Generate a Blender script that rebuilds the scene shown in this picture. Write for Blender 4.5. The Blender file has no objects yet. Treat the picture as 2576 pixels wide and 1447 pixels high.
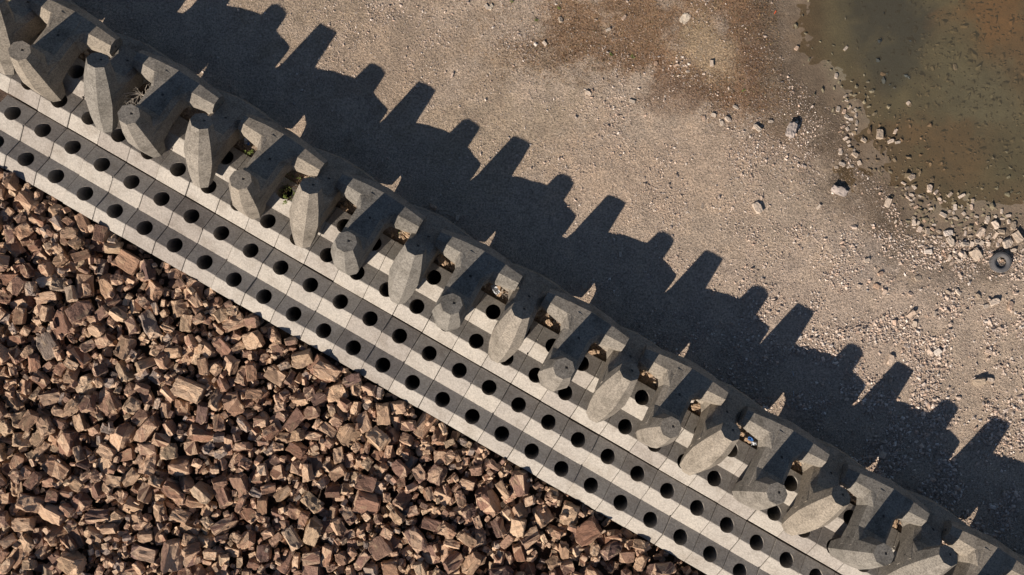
import bpy, bmesh, math, random
import numpy as np
from mathutils import Vector, Matrix, noise

random.seed(7)
rng = np.random.default_rng(7)
R = math.radians
scene = bpy.context.scene
COL = scene.collection

# ------------------------------------------------------------------ camera, sky, sun, exposure
H = 28.5                       # camera height in metres, looking straight down
S = 80.0                       # reference pixels per metre at ground level (2576 px wide picture)
CX, CY = 1288.0, 723.5
cam_d = bpy.data.cameras.new("camera")
cam = bpy.data.objects.new("camera", cam_d)
COL.objects.link(cam)
cam.location = (0, 0, H)
cam.rotation_euler = (0, 0, 0)
cam_d.sensor_width = 36.0
cam_d.lens = 36.0 * H / (2576.0 / S)
cam_d.clip_end = 2000.0
scene.camera = cam

SUN_EL = 31.3
sx, sy = -0.661, -0.750        # horizontal direction towards the sun (x right, y up)
world = bpy.data.worlds.new("World")
scene.world = world
world.use_nodes = True
wn = world.node_tree
wn.nodes.clear()
wo = wn.nodes.new("ShaderNodeOutputWorld")
wb = wn.nodes.new("ShaderNodeBackground")
ws = wn.nodes.new("ShaderNodeTexSky")
ws.sky_type = 'NISHITA'
ws.sun_disc = False
ws.sun_elevation = R(SUN_EL)
ws.air_density = 0.8
ws.dust_density = 0.3
ws.sun_rotation = math.atan2(sx, sy)
wb.inputs["Strength"].default_value = 0.05
wn.links.new(ws.outputs[0], wb.inputs[0])
wn.links.new(wb.outputs[0], wo.inputs[0])
sun_d = bpy.data.lights.new("sun", 'SUN')
sun_d.energy = 5.0
sun_d.angle = R(0.5)
sun_d.color = (1.0, 0.885, 0.76)
sun = bpy.data.objects.new("sun", sun_d)
COL.objects.link(sun)
sv = Vector((sx * math.cos(R(SUN_EL)), sy * math.cos(R(SUN_EL)), math.sin(R(SUN_EL))))
sun.rotation_euler = sv.to_track_quat('Z', 'Y').to_euler()
scene.cycles.max_bounces = 8
scene.cycles.diffuse_bounces = 2
scene.view_settings.view_transform = 'Standard'
scene.view_settings.look = 'None'
scene.view_settings.exposure = 0.46
scene.view_settings.gamma = 1.0
scene.view_settings.use_curve_mapping = False

# ------------------------------------------------------------------ coordinate helpers
U = Vector((math.cos(R(30)), -math.sin(R(30)), 0))      # along the wall, to the lower right
V = Vector((math.sin(R(30)), math.cos(R(30)), 0))       # across the wall, towards the pond
U0 = CX * U.x + CY * 0.5
V0 = CX * 0.5 - CY * U.x
def at(px, py, z=0.0):
    k = (H - z) / H / S
    return Vector(((px - CX) * k, -(py - CY) * k, z))
def uw(upx, z=0.0): return (upx - U0) / S * (H - z) / H
def vw(vpx, z=0.0): return (vpx - V0) / S * (H - z) / H
def uv(u, v, z=0.0): return U * u + V * v + Vector((0, 0, z))

ONES = ['', 'first', 'second', 'third', 'fourth', 'fifth', 'sixth', 'seventh', 'eighth', 'ninth', 'tenth', 'eleventh',
        'twelfth', 'thirteenth', 'fourteenth', 'fifteenth', 'sixteenth', 'seventeenth', 'eighteenth', 'nineteenth']
def ordinal(n):
    if n < 20: return ONES[n]
    if n >= 100: return 'hundredth' if n == 100 else ('two ' if n >= 200 else '') + 'hundred-and-' + ordinal(n % 100)
    t = ['', '', 'twent', 'thirt', 'fort', 'fift', 'sixt', 'sevent', 'eight', 'ninet'][n // 10]
    return t + 'ieth' if n % 10 == 0 else t + 'y-' + ONES[n % 10]

def tag(o, label=None, cat=None, group=None, kind=None):
    if label: o['label'] = label
    if cat: o['category'] = cat
    if group: o['group'] = group
    if kind: o['kind'] = kind
    return o
def link(name, me, parent=None, mat=None):
    o = bpy.data.objects.new(name, me)
    COL.objects.link(o)
    if parent: o.parent = parent
    if mat and me and not me.materials: me.materials.append(mat)
    return o
def empty(name, loc):
    o = bpy.data.objects.new(name, None)
    COL.objects.link(o)
    o.location = loc
    o.empty_display_size = 0.1
    return o
def bm_mesh(name, bm, smooth=False):
    me = bpy.data.meshes.new(name)
    bm.normal_update()
    bm.to_mesh(me)
    bm.free()
    if smooth:
        me.polygons.foreach_set("use_smooth", [True] * len(me.polygons))
    return me

def tri_mesh(name, verts, tris, colors=None, smooth=False, facet=None):
    me = bpy.data.meshes.new(name)
    nv, nt = len(verts), len(tris)
    me.vertices.add(nv)
    me.vertices.foreach_set("co", np.asarray(verts, dtype=np.float32).ravel())
    me.loops.add(nt * 3)
    me.loops.foreach_set("vertex_index", np.asarray(tris, dtype=np.int32).ravel())
    me.polygons.add(nt)
    me.polygons.foreach_set("loop_start", np.arange(0, nt * 3, 3, dtype=np.int32))
    me.polygons.foreach_set("loop_total", np.full(nt, 3, dtype=np.int32))
    me.polygons.foreach_set("use_smooth", np.full(nt, bool(smooth)))
    me.update(calc_edges=True)
    if colors is not None:
        a = me.attributes.new("tint", 'FLOAT_COLOR', 'POINT')
        c = np.ones((nv, 4), dtype=np.float32)
        c[:, :3] = colors
        a.data.foreach_set("color", c.ravel())
    if facet is None and id(tris) in globals().get('FACET', {}): facet = FACET[id(tris)]
    if facet is not None:
        me.attributes.new("facet", 'FLOAT', 'FACE').data.foreach_set("value", np.asarray(facet, dtype=np.float32))
    me.validate()
    return me

# ------------------------------------------------------------------ materials
def new_mat(name):
    m = bpy.data.materials.new(name)
    m.use_nodes = True
    nt = m.node_tree
    nt.nodes.clear()
    out = nt.nodes.new("ShaderNodeOutputMaterial")
    b = nt.nodes.new("ShaderNodeBsdfPrincipled")
    b.inputs["Specular IOR Level"].default_value = 0.25
    nt.links.new(b.outputs[0], out.inputs[0])
    return m, nt, b, out
class N:
    def __init__(s, nt): s.nt = nt
    def node(s, t, **kw):
        n = s.nt.nodes.new(t)
        for k, v in kw.items(): setattr(n, k, v)
        return n
    def link(s, a, b): s.nt.links.new(a, b)
    def setin(s, n, key, val):
        if hasattr(val, 'links'): s.link(val, n.inputs[key])
        else: n.inputs[key].default_value = val
    def coord(s, which="Object", scale=(1, 1, 1), rot=(0, 0, 0)):
        tc = s.node("ShaderNodeTexCoord")
        mp = s.node("ShaderNodeMapping")
        mp.inputs["Scale"].default_value = scale
        mp.inputs["Rotation"].default_value = rot
        s.link(tc.outputs[which], mp.inputs[0])
        return mp.outputs[0]
    def pos(s, scale=(1, 1, 1)):
        g = s.node("ShaderNodeNewGeometry")
        mp = s.node("ShaderNodeMapping")
        mp.inputs["Scale"].default_value = scale
        s.link(g.outputs["Position"], mp.inputs[0])
        return mp.outputs[0]
    def noise(s, vec, scale, detail=4, rough=0.6, dist=0.0):
        n = s.node("ShaderNodeTexNoise")
        s.link(vec, n.inputs["Vector"])
        n.inputs["Scale"].default_value = scale
        n.inputs["Detail"].default_value = detail
        n.inputs["Roughness"].default_value = rough
        n.inputs["Distortion"].default_value = dist
        return n.outputs[0]
    def voro(s, vec, scale, feature='F1', out="Distance"):
        n = s.node("ShaderNodeTexVoronoi", feature=feature)
        s.link(vec, n.inputs["Vector"])
        n.inputs["Scale"].default_value = scale
        return n.outputs[out]
    def ramp(s, fac, stops, interp='LINEAR'):
        n = s.node("ShaderNodeValToRGB")
        n.color_ramp.interpolation = interp
        e = n.color_ramp.elements
        while len(e) > 1: e.remove(e[-1])
        for i, (p, c) in enumerate(stops):
            el = e[0] if i == 0 else e.new(p)
            el.position = p
            if not isinstance(c, (tuple, list)): c = (c, c, c)
            el.color = (*c, 1)
        s.link(fac, n.inputs[0])
        return n.outputs[0]
    def mix(s, fac, a, b, mode='MIX'):
        n = s.node("ShaderNodeMix", data_type='RGBA', blend_type=mode)
        for k, v in ((0, fac), (6, a), (7, b)):
            if hasattr(v, 'links'): s.link(v, n.inputs[k])
            elif k == 0: n.inputs[0].default_value = v
            else: n.inputs[k].default_value = (*v, 1)
        return n.outputs[2]
    def math(s, op, a, b=0.0):
        n = s.node("ShaderNodeMath", operation=op)
        for k, v in ((0, a), (1, b)):
            if hasattr(v, 'links'): s.link(v, n.inputs[k])
            else: n.inputs[k].default_value = v
        return n.outputs[0]
    def bump(s, h, strength=0.5, dist=0.02, normal=None):
        n = s.node("ShaderNodeBump")
        n.inputs["Strength"].default_value = strength
        n.inputs["Distance"].default_value = dist
        s.link(h, n.inputs["Height"])
        if normal: s.link(normal, n.inputs["Normal"])
        return n.outputs[0]
    def attr(s, name, out="Color"):
        n = s.node("ShaderNodeAttribute", attribute_name=name)
        return n.outputs[out]
    def orandom(s):
        return s.node("ShaderNodeObjectInfo").outputs["Random"]

def concrete(name, base, tint_lo, tint_hi, speck=0.5, rough=0.9, stain=(0.55, 0.5, 0.45)):
    m, nt, b, _ = new_mat(name)
    n = N(nt)
    p = n.pos()
    rnd = n.orandom()
    fine = n.noise(p, 19.0, 3, 0.85)
    grain = n.ramp(fine, [(0.36, 1 - speck), (0.5, 1.0), (0.64, 1 + speck * 0.9)])
    big = n.noise(p, 1.7, 5, 0.65)
    blot = n.ramp(big, [(0.30, stain), (0.52, (1, 1, 1)), (0.75, (1.1, 1.08, 1.05))])
    tint = n.ramp(rnd, [(0.0, tint_lo), (0.45, (1, 1, 1)), (1.0, tint_hi)])
    c = n.mix(1.0, base, tint, 'MULTIPLY')
    c = n.mix(0.75, c, blot, 'MULTIPLY')
    c = n.mix(0.8, c, grain, 'MULTIPLY')
    # pale aggregate flecks and dark pores
    v = n.voro(p, 17.0)
    fl = n.ramp(v, [(0.0, 1.0), (0.10, 1.0), (0.16, 0.0)])
    gate = n.ramp(n.noise(p, 6.0, 2), [(0.52, 0.0), (0.6, 0.55)])
    c = n.mix(n.math('MULTIPLY', fl, gate), c, (0.62, 0.57, 0.48))
    n.link(c, b.inputs["Base Color"])
    b.inputs["Roughness"].default_value = rough
    h = n.math('ADD', fine, n.math('MULTIPLY', n.noise(p, 7.0, 4, 0.7), 1.4))
    n.link(n.bump(h, 0.4, 0.02), b.inputs["Normal"])
    return m

M = {}
M['dolos'] = concrete('dolos_concrete', (0.228, 0.205, 0.176), (0.82, 0.86, 0.90), (1.12, 1.08, 1.02), speck=0.5, stain=(0.45, 0.44, 0.42))
M['block'] = concrete('block_concrete', (0.35, 0.323, 0.29), (0.82, 0.80, 0.80), (1.12, 1.12, 1.10), speck=0.3, stain=(0.70, 0.67, 0.64))

def rock_mat(name, per_object):
    m, nt, b, _ = new_mat(name)
    n = N(nt)
    if per_object:
        col = n.ramp(n.orandom(), [(0.0, (0.40, 0.21, 0.13)), (0.12, (0.24, 0.15, 0.13)), (0.28, (0.55, 0.33, 0.21)), (0.42, (0.30, 0.18, 0.14)), (0.56, (0.44, 0.24, 0.16)),
                                  (0.7, (0.62, 0.42, 0.27)), (0.86, (0.50, 0.33, 0.23)), (0.95, (0.68, 0.50, 0.33)), (1.0, (0.40, 0.33, 0.29))])
        p = n.coord("Object")
    else:
        col = n.attr("tint")
        p = n.pos()
    w = n.coord("Object", (1.6, 11.0, 11.0))
    stri = n.noise(w if per_object else p, 2.6 if per_object else 7.0, 5, 0.65, 0.6)
    pat = n.noise(p, 2.4, 4, 0.6, 0.4)
    c = n.mix(n.ramp(stri, [(0.36, 0.55), (0.50, 0.0)]), col, (0.10, 0.06, 0.045))
    c = n.mix(n.ramp(stri, [(0.56, 0.0), (0.72, 0.6)]), c, (0.42, 0.29, 0.19))
    c = n.mix(n.ramp(pat, [(0.56, 0.0), (0.66, 0.5)]), c, (0.46, 0.34, 0.22))
    c = n.mix(n.ramp(pat, [(0.34, 0.6), (0.44, 0.0)]), c, (0.15, 0.10, 0.09))
    fa = n.attr("facet", "Fac")
    c = n.mix(n.ramp(fa, [(0.62, 0.0), (0.66, 0.65)]), c, n.mix(n.ramp(stri, [(0.4, 0.0), (0.6, 1.0)]), (0.60, 0.39, 0.25), (0.80, 0.60, 0.42)))
    c = n.mix(1.0, c, n.ramp(fa, [(0.0, 0.52), (0.55, 1.0)]), 'MULTIPLY')
    n.link(c, b.inputs["Base Color"])
    b.inputs["Roughness"].default_value = 0.85
    h = n.math('ADD', n.math('MULTIPLY', stri, 1.0), n.noise(p, 16.0, 4, 0.7))
    n.link(n.bump(h, 0.9, 0.05), b.inputs["Normal"])
    return m
M['rock'] = rock_mat('rubble_rock', True)
M['rock_small'] = rock_mat('rubble_small_rock', False)

def tint_mat(name, rough=0.9, bump=0.5, gain=0.25, spec=0.25):
    m, nt, b, _ = new_mat(name)
    n = N(nt)
    p = n.pos()
    f = n.noise(p, 30.0, 4, 0.7)
    c = n.mix(1.0, n.attr("tint"), n.ramp(f, [(0.3, 1 - gain), (0.7, 1 + gain)]), 'MULTIPLY')
    n.link(c, b.inputs["Base Color"])
    b.inputs["Roughness"].default_value = rough
    b.inputs["Specular IOR Level"].default_value = spec
    n.link(n.bump(f, bump, 0.02), b.inputs["Normal"])
    return m
M['gravel'] = tint_mat('gravel')
M['straw'] = tint_mat('dry_growth', gain=0.1, bump=0.0)

def stone_mat():
    m, nt, b, _ = new_mat('shore_stone')
    n = N(nt)
    p = n.coord("Object")
    col = n.ramp(n.orandom(), [(0.0, (0.34, 0.27, 0.20)), (0.3, (0.52, 0.43, 0.35)), (0.5, (0.42, 0.36, 0.30)),
                               (0.7, (0.60, 0.50, 0.41)), (0.85, (0.45, 0.31, 0.22)), (1.0, (0.62, 0.56, 0.50))])
    f = n.noise(p, 9.0, 5, 0.7)
    c = n.mix(1.0, col, n.ramp(f, [(0.3, 0.65), (0.55, 1.0), (0.75, 1.2)]), 'MULTIPLY')
    n.link(c, b.inputs["Base Color"])
    b.inputs["Roughness"].default_value = 0.85
    n.link(n.bump(f, 0.7, 0.03), b.inputs["Normal"])
    return m
M['stone'] = stone_mat()

def plain(name, col, rough=0.6, bump_scale=None):
    m, nt, b, _ = new_mat(name)
    n = N(nt)
    p = n.pos()
    f = n.noise(p, bump_scale or 20.0, 4, 0.7)
    c = n.mix(1.0, col, n.ramp(f, [(0.3, 0.8), (0.7, 1.2)]), 'MULTIPLY')
    n.link(c, b.inputs["Base Color"])
    b.inputs["Roughness"].default_value = rough
    n.link(n.bump(f, 0.4, 0.01), b.inputs["Normal"])
    return m
M['rubber'] = plain('worn_rubber', (0.115, 0.112, 0.115), 0.85, 24.0)
M['twig'] = plain('bleached_twig', (0.48, 0.43, 0.37), 0.8)
M['brown_twig'] = plain('brown_twig', (0.17, 0.11, 0.07), 0.85)
M['leaf'] = plain('green_leaf', (0.13, 0.17, 0.04), 0.6)
M['blue'] = plain('blue_plastic', (0.05, 0.16, 0.42), 0.4)
M['white'] = plain('white_plastic', (0.50, 0.52, 0.55), 0.4)
M['orange'] = plain('orange_plastic', (0.85, 0.12, 0.04), 0.4)

def ground_mat():
    m, nt, b, _ = new_mat('ground_soil')
    n = N(nt)
    p = n.pos()
    col = n.attr("tint")
    mid = n.noise(p, 1.3, 6, 0.65)
    fine = n.noise(p, 16.0, 4, 0.85)
    c = n.mix(1.0, col, n.ramp(mid, [(0.3, (0.80, 0.80, 0.80)), (0.5, (1, 1, 1)), (0.7, (1.15, 1.12, 1.08))]), 'MULTIPLY')
    calm = n.math('SUBTRACT', 1.0, n.math('MULTIPLY', n.attr('under', 'Fac'), 0.75))
    c = n.mix(calm, c, n.mix(1.0, c, n.ramp(fine, [(0.36, 0.5), (0.5, 1.0), (0.64, 1.5)]), 'MULTIPLY'))
    n.link(c, b.inputs["Base Color"])
    b.inputs["Roughness"].default_value = 0.95
    h = n.math('MULTIPLY', n.math('ADD', n.math('MULTIPLY', fine, 1.3), n.noise(p, 5.0, 5, 0.8)), calm)
    n.link(n.bump(h, 1.0, 0.06), b.inputs["Normal"])
    return m
M['ground'] = ground_mat()

def water_mat():
    m, nt, b, out = new_mat('pond_water')
    n = N(nt)
    nt.nodes.remove(b)
    p = n.pos()
    tr = n.node("ShaderNodeBsdfTransparent")
    tr.inputs[0].default_value = (0.83, 0.79, 0.70, 1)
    silt = n.node("ShaderNodeBsdfDiffuse")
    silt.inputs[0].default_value = (0.135, 0.118, 0.082, 1)
    dens = n.ramp(n.attr("depth", "Fac"), [(0.0, 0.04), (0.3, 0.2), (1.0, 0.36)])
    mx = n.node("ShaderNodeMixShader")
    n.link(dens, mx.inputs[0]); n.link(tr.outputs[0], mx.inputs[1]); n.link(silt.outputs[0], mx.inputs[2])
    gl = n.node("ShaderNodeBsdfGlossy")
    gl.inputs["Roughness"].default_value = 0.06
    bmp = n.bump(n.noise(p, 5.0, 2), 0.08, 0.01)
    n.link(bmp, gl.inputs["Normal"])
    lw = n.node("ShaderNodeLayerWeight"); lw.inputs[0].default_value = 0.5
    fr5 = n.math('ADD', n.math('MULTIPLY', n.math('POWER', lw.outputs['Facing'], 5.0), 0.9), 0.02)
    m2 = n.node("ShaderNodeMixShader")
    n.link(fr5, m2.inputs[0]); n.link(mx.outputs[0], m2.inputs[1]); n.link(gl.outputs[0], m2.inputs[2])
    n.link(m2.outputs[0], out.inputs[0])
    return m
M['water'] = water_mat()

# ------------------------------------------------------------------ ground sheet
SHORE = [(1965, -400), (1972, 60), (1990, 175), (2060, 250), (2110, 300), (2135, 390), (2215, 455), (2265, 520), (2290, 585), (2400, 600), (2500, 575), (2620, 560), (3300, 520)]
def shore_dist(px, py):
    """signed distance to the waterline in metres, positive inside the pond"""
    px = np.asarray(px, float); py = np.asarray(py, float)
    best = np.full(px.shape, 1e9); sgn = np.zeros(px.shape)
    for (x0, y0), (x1, y1) in zip(SHORE[:-1], SHORE[1:]):
        dx, dy = x1 - x0, y1 - y0
        t = np.clip(((px - x0) * dx + (py - y0) * dy) / (dx * dx + dy * dy), 0, 1)
        qx, qy = px - (x0 + t * dx), py - (y0 + t * dy)
        d = np.hypot(qx, qy)
        s = np.where(dx * (py - y0) - dy * (px - x0) < 0, 1.0, -1.0)
        m = d < best
        best = np.where(m, d, best); sgn = np.where(m, s, sgn)
    return best * sgn / S

def smooth(a, b, x):
    t = np.clip((x - a) / (b - a), 0, 1)
    return t * t * (3 - 2 * t)
def fnoise(x, y, f, seed=0.0, octv=4):
    return np.array([noise.fractal(Vector((a * f + seed, b * f, seed)), 1.0, 2.0, octv) for a, b in zip(x, y)])

# colour zones on the ground, in reference pixels: (x, y, rx, ry, colour, strength)
ZONES = [
    (1600, 60, 280, 120, (0.25, 0.155, 0.09), 0.8), (1780, 190, 160, 75, (0.23, 0.135, 0.08), 0.8),
    (1480, 110, 150, 70, (0.23, 0.15, 0.095), 0.7), (1880, 60, 110, 110, (0.235, 0.145, 0.088), 0.85),
    (1870, 215, 120, 90, (0.23, 0.14, 0.085), 0.85), (1950, 320, 100, 90, (0.21, 0.15, 0.105), 0.75), (1700, 250, 120, 50, (0.20, 0.14, 0.10), 0.7),
    (2050, 210, 90, 190, (0.16, 0.12, 0.085), 0.85), (2110, 400, 110, 130, (0.17, 0.125, 0.09), 0.85), (2230, 560, 60, 80, (0.20, 0.15, 0.11), 0.7), (2000, 400, 80, 80, (0.27, 0.20, 0.145), 0.6),
    (1765, 110, 70, 80, (0.38, 0.29, 0.19), 0.75), (1810, 150, 50, 60, (0.40, 0.30, 0.20), 0.7),
    (1930, 130, 60, 140, (0.19, 0.12, 0.08), 0.6), (2010, 330, 90, 60, (0.19, 0.14, 0.10), 0.7),
    (1250, 330, 250, 150, (0.34, 0.27, 0.19), 0.5), (2250, 480, 40, 60, (0.16, 0.12, 0.09), 0.6),
    (1700, 420, 350, 130, (0.45, 0.345, 0.26), 0.6), (2100, 800, 350, 180, (0.45, 0.36, 0.29), 0.7),
    (2020, 470, 120, 60, (0.38, 0.31, 0.24), 0.5), (2200, 640, 120, 60, (0.38, 0.32, 0.27), 0.5),
    (1000, 140, 280, 160, (0.35, 0.27, 0.20), 0.7), (760, 20, 200, 100, (0.33, 0.26, 0.19), 0.6), (2440, 680, 130, 50, (0.22, 0.18, 0.145), 0.6)]
BED = [
    (2240, 40, 130, 110, (0.025, 0.035, 0.045), 1.0), (2250, 170, 75, 70, (0.035, 0.045, 0.05), 0.9),
    (2520, 60, 130, 120, (0.22, 0.115, 0.05), 0.95), (2570, 160, 70, 100, (0.15, 0.095, 0.055), 0.8),
    (2480, 240, 100, 110, (0.15, 0.15, 0.115), 0.8), (2420, 120, 60, 80, (0.14, 0.14, 0.10), 0.7),
    (2300, 335, 170, 50, (0.16, 0.105, 0.062), 0.9), (2180, 385, 120, 60, (0.12, 0.088, 0.06), 0.85),
    (2430, 400, 160, 75, (0.16, 0.105, 0.06), 0.9), (2080, 120, 70, 120, (0.14, 0.13, 0.09), 0.7),
    (2540, 420, 80, 90, (0.10, 0.10, 0.07), 0.7), (2330, 480, 90, 60, (0.13, 0.10, 0.065), 0.7)]
def zone_mix(c, px, py, wob, zones):
    for (zx, zy, rx, ry, zc, st) in zones:
        d = np.sqrt(((px - zx) / rx) ** 2 + ((py - zy) / ry) ** 2) + wob * 0.55
        w = (smooth(1.35, 0.45, d) * st)[:, None]
        c = c * (1 - w) + np.array(zc)[None, :] * w
    return c

def ground_z(x, y, u, v, px, py, nz=None):
    z = np.zeros_like(u)
    z += 0.05 * smooth(0.6, -0.3, v) * (v > -0.55)                       # soil heaped at the toe of the wall
    if nz is not None: z += nz
    sd = shore_dist(px, py)
    z = np.where(sd > 0, -0.072 - 0.16 * smooth(0.0, 5.0, sd) + (nz * 0.6 if nz is not None else 0), z - 0.07 * smooth(-3.0, 0.0, sd))
    z = np.where(v < -0.6, -0.8 + 0.5 * smooth(-4.5, -5.1, v), z)       # bed under the blocks and the rubble
    return z, sd

def lin(a, b, st): return list(np.arange(a, b, st))
us = [-400, -200, -90, -45, -28, -23] + lin(-20.5, 20.6, 0.105) + [23, 28, 45, 90, 200, 400]
vs = [-400, -200, -90, -45, -28, -20] + lin(-16.5, -4.6, 0.5) + [-4.6, -3, -1.5, -0.72, -0.56] + lin(-0.5, 17.5, 0.105) + [20, 28, 45, 90, 200, 400]
UU, VV = np.meshgrid(np.array(us, float), np.array(vs, float), indexing='ij')
gu, gv = UU.ravel(), VV.ravel()
gx, gy = gu * U.x + gv * V.x, gu * U.y + gv * V.y
gpx, gpy = CX + gx * S, CY - gy * S
fine_m = (gv > -0.55) & (abs(gu) < 21) & (gv < 18)
nz = np.zeros_like(gu)
nz[fine_m] = 0.05 * fnoise(gx[fine_m], gy[fine_m], 0.35, 3.1, 3) + 0.022 * fnoise(gx[fine_m], gy[fine_m], 2.6, 9.0, 4)
wob = np.zeros_like(gu)
wob[fine_m] = fnoise(gx[fine_m], gy[fine_m], 0.9, 21.0, 5) + 0.45 * fnoise(gx[fine_m], gy[fine_m], 4.0, 31.0, 3)
gz, gsd = ground_z(gx, gy, gu, gv, gpx, gpy, nz)
pm = gsd > 0
gz[pm] += 0.05 * np.clip(wob[pm], -0.2, 1.0) * smooth(0.3, 3.0, gsd[pm])
base = np.tile(np.array((0.48, 0.385, 0.30)), (len(gu), 1))
base = zone_mix(base, gpx, gpy, wob * 1.6, [(a_, b__, c__, d__, tuple(q * 1.12 for q in e__), min(1, f__ * 1.1)) for a_, b__, c__, d__, e__, f__ in ZONES])
wet = (smooth(-2.0, -0.1, gsd + wob * 0.8) * 0.85)[:, None]
base = base * (1 - wet) + np.array((0.155, 0.118, 0.084)) * wet
bed = np.tile(np.array((0.19, 0.175, 0.12)), (len(gu), 1))
bed = zone_mix(bed, gpx, gpy, wob, [(a_, b__, c__, d__, tuple(q * 1.45 for q in e__), f__) for a_, b__, c__, d__, e__, f__ in BED])
bw = smooth(0.4, 2.2, gsd + wob * 0.5)[:, None]
base = base * (1 - bw) + bed * bw
toe = (smooth(0.9, 0.0, gv) * (gv > -0.56))[:, None]
base = base * (1 - 0.35 * toe) + np.array((0.27, 0.19, 0.125)) * 0.35 * toe
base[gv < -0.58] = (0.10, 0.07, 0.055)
nu, nv_ = len(us), len(vs)
I = np.arange(nu * nv_).reshape(nu, nv_)
a, b_, c_, d_ = I[:-1, :-1].ravel(), I[1:, :-1].ravel(), I[1:, 1:].ravel(), I[:-1, 1:].ravel()
tris = np.concatenate([np.stack([a, b_, c_], 1), np.stack([a, c_, d_], 1)])
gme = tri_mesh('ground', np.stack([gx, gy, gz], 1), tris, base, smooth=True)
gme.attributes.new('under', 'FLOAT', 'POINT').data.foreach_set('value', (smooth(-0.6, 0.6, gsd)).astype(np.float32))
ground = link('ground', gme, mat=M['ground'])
tag(ground, kind='structure')

# water: one sheet a little below the beach; it shows where the ground dips under it
wu = np.arange(4.0, 22.0, 0.25)
WX, WY = np.meshgrid(np.concatenate([np.arange(7.5, 20, 0.2), [25, 40, 90]]), np.concatenate([np.arange(0.4, 12, 0.2), [14, 20, 40, 90]]), indexing='ij')
wx, wy = WX.ravel(), WY.ravel()
wsd = shore_dist(CX + wx * S, CY - wy * S)
I = np.arange(len(wx)).reshape(WX.shape)
a, b_, c_, d_ = I[:-1, :-1].ravel(), I[1:, :-1].ravel(), I[1:, 1:].ravel(), I[:-1, 1:].ravel()
tris = np.concatenate([np.stack([a, b_, c_], 1), np.stack([a, c_, d_], 1)])
keep = (wsd[tris] > -0.6).any(axis=1)
wme = tri_mesh('water', np.stack([wx, wy, np.full_like(wx, -0.085)], 1), tris[keep])
da = wme.attributes.new("depth", 'FLOAT', 'POINT')
da.data.foreach_set("value", smooth(0.0, 2.5, wsd).astype(np.float32))
water = link('water', wme, mat=M['water'])
tag(water, kind='structure')

def ground_height(x, y):
    u, v = x * U.x + y * U.y, x * V.x + y * V.y
    nz1 = 0.05 * noise.fractal(Vector((x * 0.35 + 3.1, y * 0.35, 3.1)), 1.0, 2.0, 3) + 0.022 * noise.fractal(Vector((x * 2.6 + 9.0, y * 2.6, 9.0)), 1.0, 2.0, 4)
    px, py = CX + x * S, CY - y * S
    z, sd = ground_z(np.array([x]), np.array([y]), np.array([u]), np.array([v]), np.array([px]), np.array([py]), np.array([nz1]))
    return float(z[0])

# ------------------------------------------------------------------ concrete blocks with two round holes
Z_R, Z_V, Z_B = 0.51, 0.265, -0.75
PIT = 86.4
def apply_mods(o):
    dg = bpy.context.evaluated_depsgraph_get()
    me = bpy.data.meshes.new_from_object(o.evaluated_get(dg))
    o.modifiers.clear()
    old = o.data
    o.data = me
    bpy.data.meshes.remove(old)
    return me
def cyl(u, v, r, z0, z1, seg=48):
    bm = bmesh.new()
    bmesh.ops.create_cone(bm, cap_ends=True, segments=seg, radius1=r, radius2=r, depth=z1 - z0,
                          matrix=Matrix.Translation((u, v, (z0 + z1) / 2)))
    return bm
def block_mesh(name, vb, holes, seed):
    rnd = random.Random(seed)
    w = PIT / S * 0.985 - 0.012
    prof = [(vb[0] + 0.004, Z_V), (vb[1], Z_R), (vb[2], Z_V - 0.01), (vb[3], Z_R - 0.01), (vb[4] - 0.032, Z_V - 0.02), (vb[4] - 0.032, Z_B), (vb[0] + 0.004, Z_B)]
    vc = (vb[0] + vb[4]) / 2
    bm = bmesh.new()
    L = [bm.verts.new((-w / 2, v - vc, z)) for v, z in prof]
    Rr = [bm.verts.new((w / 2, v - vc, z)) for v, z in prof]
    bm.faces.new(L[::-1]); bm.faces.new(Rr)
    k = len(prof)
    for i in range(k):
        bm.faces.new((L[i], L[(i + 1) % k], Rr[(i + 1) % k], Rr[i]))
    bmesh.ops.recalc_face_normals(bm, faces=bm.faces)
    top = [e for e in bm.edges if max(v.co.z for v in e.verts) > 0 and not (abs(e.verts[0].co.x - e.verts[1].co.x) > 0.5 and abs(e.verts[0].co.z - (Z_V - 0.01)) < 1e-4)]
    bmesh.ops.bevel(bm, geom=top, offset=0.012, segments=1, affect='EDGES')
    o = link('tmp', bm_mesh(name, bm))
    cut = []
    for hv in holes:
        c = link('cut', bm_mesh('cut', cyl(0, hv - vc, 0.233, Z_B - 0.2, 1.0)))
        cut.append(c)
    # broken corners
    for i in range(3):
        sxx = rnd.choice((-1, 1)) * w / 2
        cv = rnd.choice(vb) - vc + rnd.uniform(-0.1, 0.1)
        cb = bmesh.new()
        bmesh.ops.create_icosphere(cb, subdivisions=1, radius=rnd.uniform(0.03, 0.06), matrix=Matrix.Translation((sxx, cv, Z_R - 0.03 if rnd.random() < 0.5 else Z_V)))
        cut.append(link('cut', bm_mesh('cut', cb)))
    for c in cut:
        md = o.modifiers.new('b', 'BOOLEAN')
        md.operation = 'DIFFERENCE'; md.solver = 'EXACT'; md.object = c
    me = apply_mods(o)
    for c in cut:
        m_ = c.data
        bpy.data.objects.remove(c); bpy.data.meshes.remove(m_)
    bpy.data.objects.remove(o)
    me.name = name
    if not me.materials: me.materials.append(M['block'])
    else: me.materials[0] = M['block']
    return me, vc
zf = lambda vp, z: vw(vp, z)
OUT_B = [zf(-363.5, Z_V), zf(-331, Z_R), zf(-282, Z_V), zf(-243.8, Z_R), zf(-193.7, Z_V)]
IN_B = [zf(-193.7, Z_V), zf(-158.2, Z_R), zf(-110.9, Z_V), zf(-73.6, Z_R), zf(-25, Z_V)]
OUT_H = [zf(-315, 0.45), zf(-230.5, 0.45)]
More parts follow.
